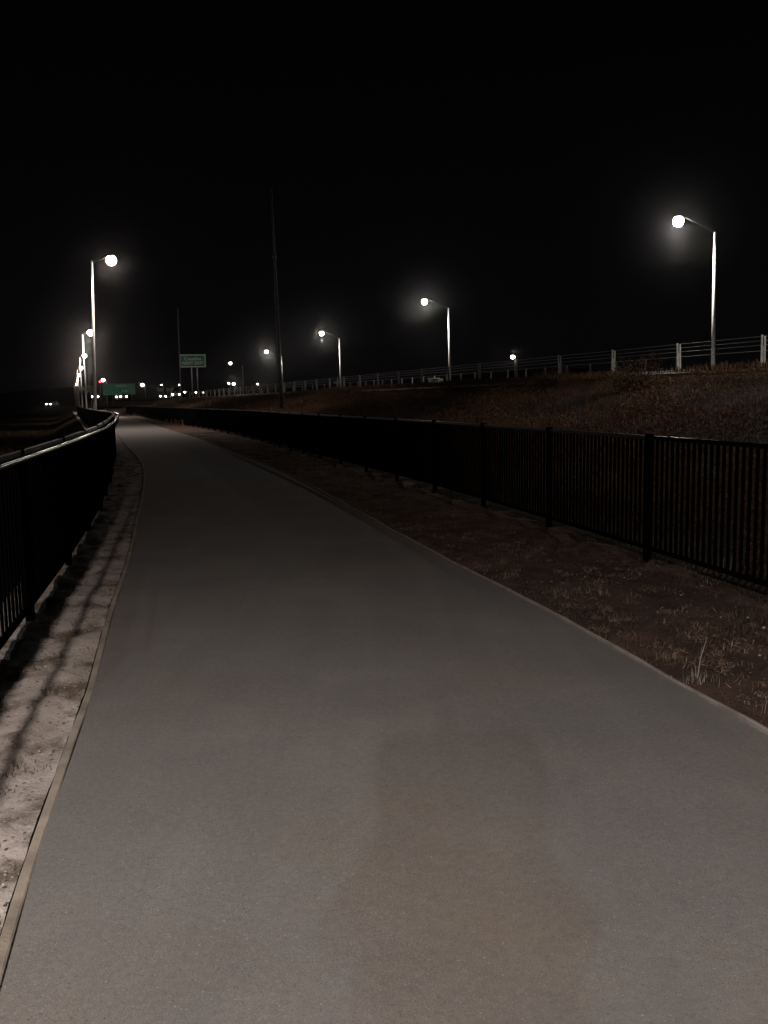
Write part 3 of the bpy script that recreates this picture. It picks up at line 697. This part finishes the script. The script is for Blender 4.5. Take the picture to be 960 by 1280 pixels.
bush('bush', (7.0, 37.5, float(bank_z(7.0, 37.5))), 1.1, 0.95, 4500, M['scrub'], 'ragged brown bush below the second thick barrier post from the right lamp pole')
bush('bush', (3.6, 46.0, float(bank_z(3.6, 46.0))), 1.3, 0.85, 4000, M['scrub'], 'spreading brown bush on the bank beneath the single far lamp')
bush('bush', (12.3, 29.5, float(bank_z(12.3, 29.5)) - 0.3), 0.9, 0.7, 3600, M['scrub'], 'brown bush on the bank crest just right of the far right lamp pole')

# loose stones on the two verges
def stones(name, P, s0, s1, m, label):
    V = []; F = []
    for p in P:
        s = random.uniform(s0, s1); n = len(V)
        pts = [Vector((random.uniform(.6, 1), 0, 0)), Vector((0, random.uniform(.6, 1), 0)), Vector((-random.uniform(.6, 1), 0, 0)), Vector((0, -random.uniform(.6, 1), 0)), Vector((.1, 0, random.uniform(.4, .8))), Vector((0, 0, -.4))]
        R = Matrix.Rotation(random.uniform(0, 6.3), 3, 'Z') @ Matrix.Rotation(random.uniform(-.5, .5), 3, 'X')
        V += [tuple(Vector(p) + R @ (q * s)) for q in pts]
        F += [(n, n + 1, n + 4), (n + 1, n + 2, n + 4), (n + 2, n + 3, n + 4), (n + 3, n, n + 4), (n + 1, n, n + 5), (n + 2, n + 1, n + 5), (n + 3, n + 2, n + 5), (n, n + 3, n + 5)]
    return tag(put(name, arr_mesh(name, np.array(V), np.array(F), m)), label, 'stones', kind='stuff')
x, y, t = scatter(650, 2.2, 26, lambda y: PL(y) - 0.07, lambda y: FL(y) + 0.05, 1.8)
stones('verge_stones', np.stack([x, y, x * 0 + 0.002], -1), 0.003, 0.014, M['stone'], 'small loose stones on the sandy strip by the left fence')
x, y, t = scatter(260, 2.8, 30, lambda y: PR(y) + 0.08, lambda y: FR(y), 1.6)
stones('verge_stones', np.stack([x, y, x * 0 - 0.028], -1), 0.004, 0.022, M['stone'], 'small loose stones on the dirt strip by the right fence')
x, y, t = scatter(60, 2.2, 14, lambda y: PL(y) + 0.05, lambda y: PR(y) - 0.05, 1.4)
stones('path_grit', np.stack([x, y, x * 0 + 0.011], -1), 0.002, 0.006, M['stone'], 'grit lying on the path')

# ------------------------------------------------------------------ the photographer, whose shadow falls on the path ahead
def person():
    r = empty('person', (0.0, -0.42, 0), 0, 'person in a dark jacket standing on the path and holding a phone up', 'person')
    J = {'pelvis': (0, 0, 0.95), 'waist': (0, 0, 1.1), 'chest': (0, 0.0, 1.32), 'neck': (0, 0.01, 1.5), 'headlow': (0, 0.03, 1.58), 'head': (0, 0.02, 1.68),
         'shl': (-0.2, 0, 1.43), 'ell': (-0.34, 0.12, 1.2), 'wrl': (-0.12, 0.32, 1.5), 'shr': (0.2, 0, 1.43), 'elr': (0.34, 0.12, 1.2), 'wrr': (0.12, 0.32, 1.5),
         'hipl': (-0.1, 0, 0.9), 'knl': (-0.13, 0.03, 0.5), 'anl': (-0.14, -0.02, 0.09), 'tol': (-0.15, 0.15, 0.04),
         'hipr': (0.1, 0, 0.9), 'knr': (0.13, 0.03, 0.5), 'anr': (0.14, -0.02, 0.09), 'tor': (0.15, 0.15, 0.04)}
    E = [('pelvis', 'waist'), ('waist', 'chest'), ('chest', 'neck'), ('neck', 'headlow'), ('headlow', 'head'), ('chest', 'shl'), ('shl', 'ell'), ('ell', 'wrl'),
         ('chest', 'shr'), ('shr', 'elr'), ('elr', 'wrr'), ('pelvis', 'hipl'), ('hipl', 'knl'), ('knl', 'anl'), ('anl', 'tol'), ('pelvis', 'hipr'), ('hipr', 'knr'), ('knr', 'anr'), ('anr', 'tor')]
    rad = dict(pelvis=.15, waist=.14, chest=.16, neck=.06, headlow=.085, head=.1, shl=.085, ell=.06, wrl=.035, shr=.085, elr=.06, wrr=.035, hipl=.1, knl=.07, anl=.045, tol=.035, hipr=.1, knr=.07, anr=.045, tor=.035)
    def skinned(name, J, E, rad, root, m, sub=2):
        ks = list(J); me = bpy.data.meshes.new(name); me.from_pydata([J[k] for k in ks], [(ks.index(a), ks.index(b)) for a, b in E], [])
        o = bpy.data.objects.new(name, me); link(o); o.parent = r
        me.materials.append(m)
        o.modifiers.new('skin', 'SKIN')
        for k, s in zip(ks, me.skin_vertices[0].data): s.radius = (rad[k],) * 2; s.use_root = (k == root)
        q = o.modifiers.new('sub', 'SUBSURF'); q.levels = q.render_levels = sub
        return o
    cloth = mat('jacket_cloth', (0.03, 0.032, 0.04), 0.9); skinm = mat('skin', (0.45, 0.28, 0.2), 0.55, var=0.06)
    skinned('body', J, E, rad, 'pelvis', cloth)
    for s, nm in ((-1, 'l'), (1, 'r')):
        wv = Vector(J['wr' + nm]); HJ = {'w': tuple(wv), 'p': tuple(wv + Vector((-s * 0.035, 0.035, 0.03)))}; HE = [('w', 'p')]; HR = {'w': .026, 'p': .03}
        for f_ in range(4):
            a = wv + Vector((-s * 0.05, 0.055, 0.005 + 0.02 * f_)); b_ = a + Vector((-s * 0.03, 0.012, 0.0)); c_ = b_ + Vector((-s * 0.012, -0.022, 0))
            for q, v_, rr in (('a', a, .0095), ('b', b_, .009), ('c', c_, .0075)): HJ[f'{q}{f_}'] = tuple(v_); HR[f'{q}{f_}'] = rr
            HE += [('p', f'a{f_}'), (f'a{f_}', f'b{f_}'), (f'b{f_}', f'c{f_}')]
        HJ['t1'] = tuple(wv + Vector((-s * 0.03, 0.0, 0.06))); HJ['t2'] = tuple(wv + Vector((-s * 0.055, 0.02, 0.085))); HR['t1'] = .011; HR['t2'] = .009
        HE += [('p', 't1'), ('t1', 't2')]
        skinned('hand', HJ, HE, HR, 'w', skinm, 1)
    MB().lathe([(0.03, 0.115), (0.075, 0.09), (0.1, 0.03), (0.105, -0.04), (0.09, -0.1)][::-1], (0, 0.0, 1.72), 16).build('hair', mat('hair', (0.02, 0.015, 0.01), 0.8), r, True)
    r.scale = (1, 1, 0.915)
    return r
person()
bp_ = empty('backpack', (0.0, -0.62, 0.9), 0, 'large dark backpack added out of view to broaden the shadow on the path', 'backpack')  # unseen load, added and sized for the broad block of the cast shadow
MB().box((-0.27, -0.11, 0.0), (0.27, 0.11, 0.70)).build('bag', M['dark'], bp_, bevel=0.07)
MB().box((-0.2, -0.17, 0.08), (0.2, -0.112, 0.4)).build('pocket', M['dark'], bp_, bevel=0.025)
MB().tube([(-0.31, 0, 0.735), (-0.285, 0, 0.735), (-0.22, 0, 0.745), (0.22, 0, 0.745), (0.285, 0, 0.735), (0.31, 0, 0.735)], [0.03, 0.10, 0.115, 0.115, 0.10, 0.03], 16).build('shadow_roll', M['dark'], bp_, True)  # added roll that squares off the top of the cast shadow
for s_ in (-1, 1): MB().tube([(s_ * 0.12, 0.1, 0.6), (s_ * 0.13, 0.2, 0.56), (s_ * 0.15, 0.3, 0.4), (s_ * 0.14, 0.16, 0.12)], 0.018, 6).build('strap', M['dark'], bp_)
ph = empty('phone', (0, -0.03, 1.6), 0, 'phone held upright in both hands by the photographer', 'phone')
MB().box((-0.037, -0.008, -0.125), (0.037, 0.0, 0.03)).build('case', M['dark'], ph, bevel=0.003)
MB().box((-0.034, -0.0095, -0.12), (0.034, -0.0085, 0.026)).build('screen', M['dark'], ph)

# thin haze volume added to make the glow around the lamps
m = bpy.data.materials.new('lamp_glow_haze'); m.use_nodes = True; m.node_tree.nodes.clear()
pv = m.node_tree.nodes.new('ShaderNodeVolumePrincipled'); ou = m.node_tree.nodes.new('ShaderNodeOutputMaterial')
pv.inputs['Density'].default_value = 0.00014; pv.inputs['Anisotropy'].default_value = 0.982; pv.inputs['Color'].default_value = (0.9, 0.9, 0.92, 1)
m.node_tree.links.new(pv.outputs[0], ou.inputs['Volume'])
hz = MB().box((-300, -60, -2.5), (120, 520, 18)).build('haze', m); hz['kind'] = 'stuff'
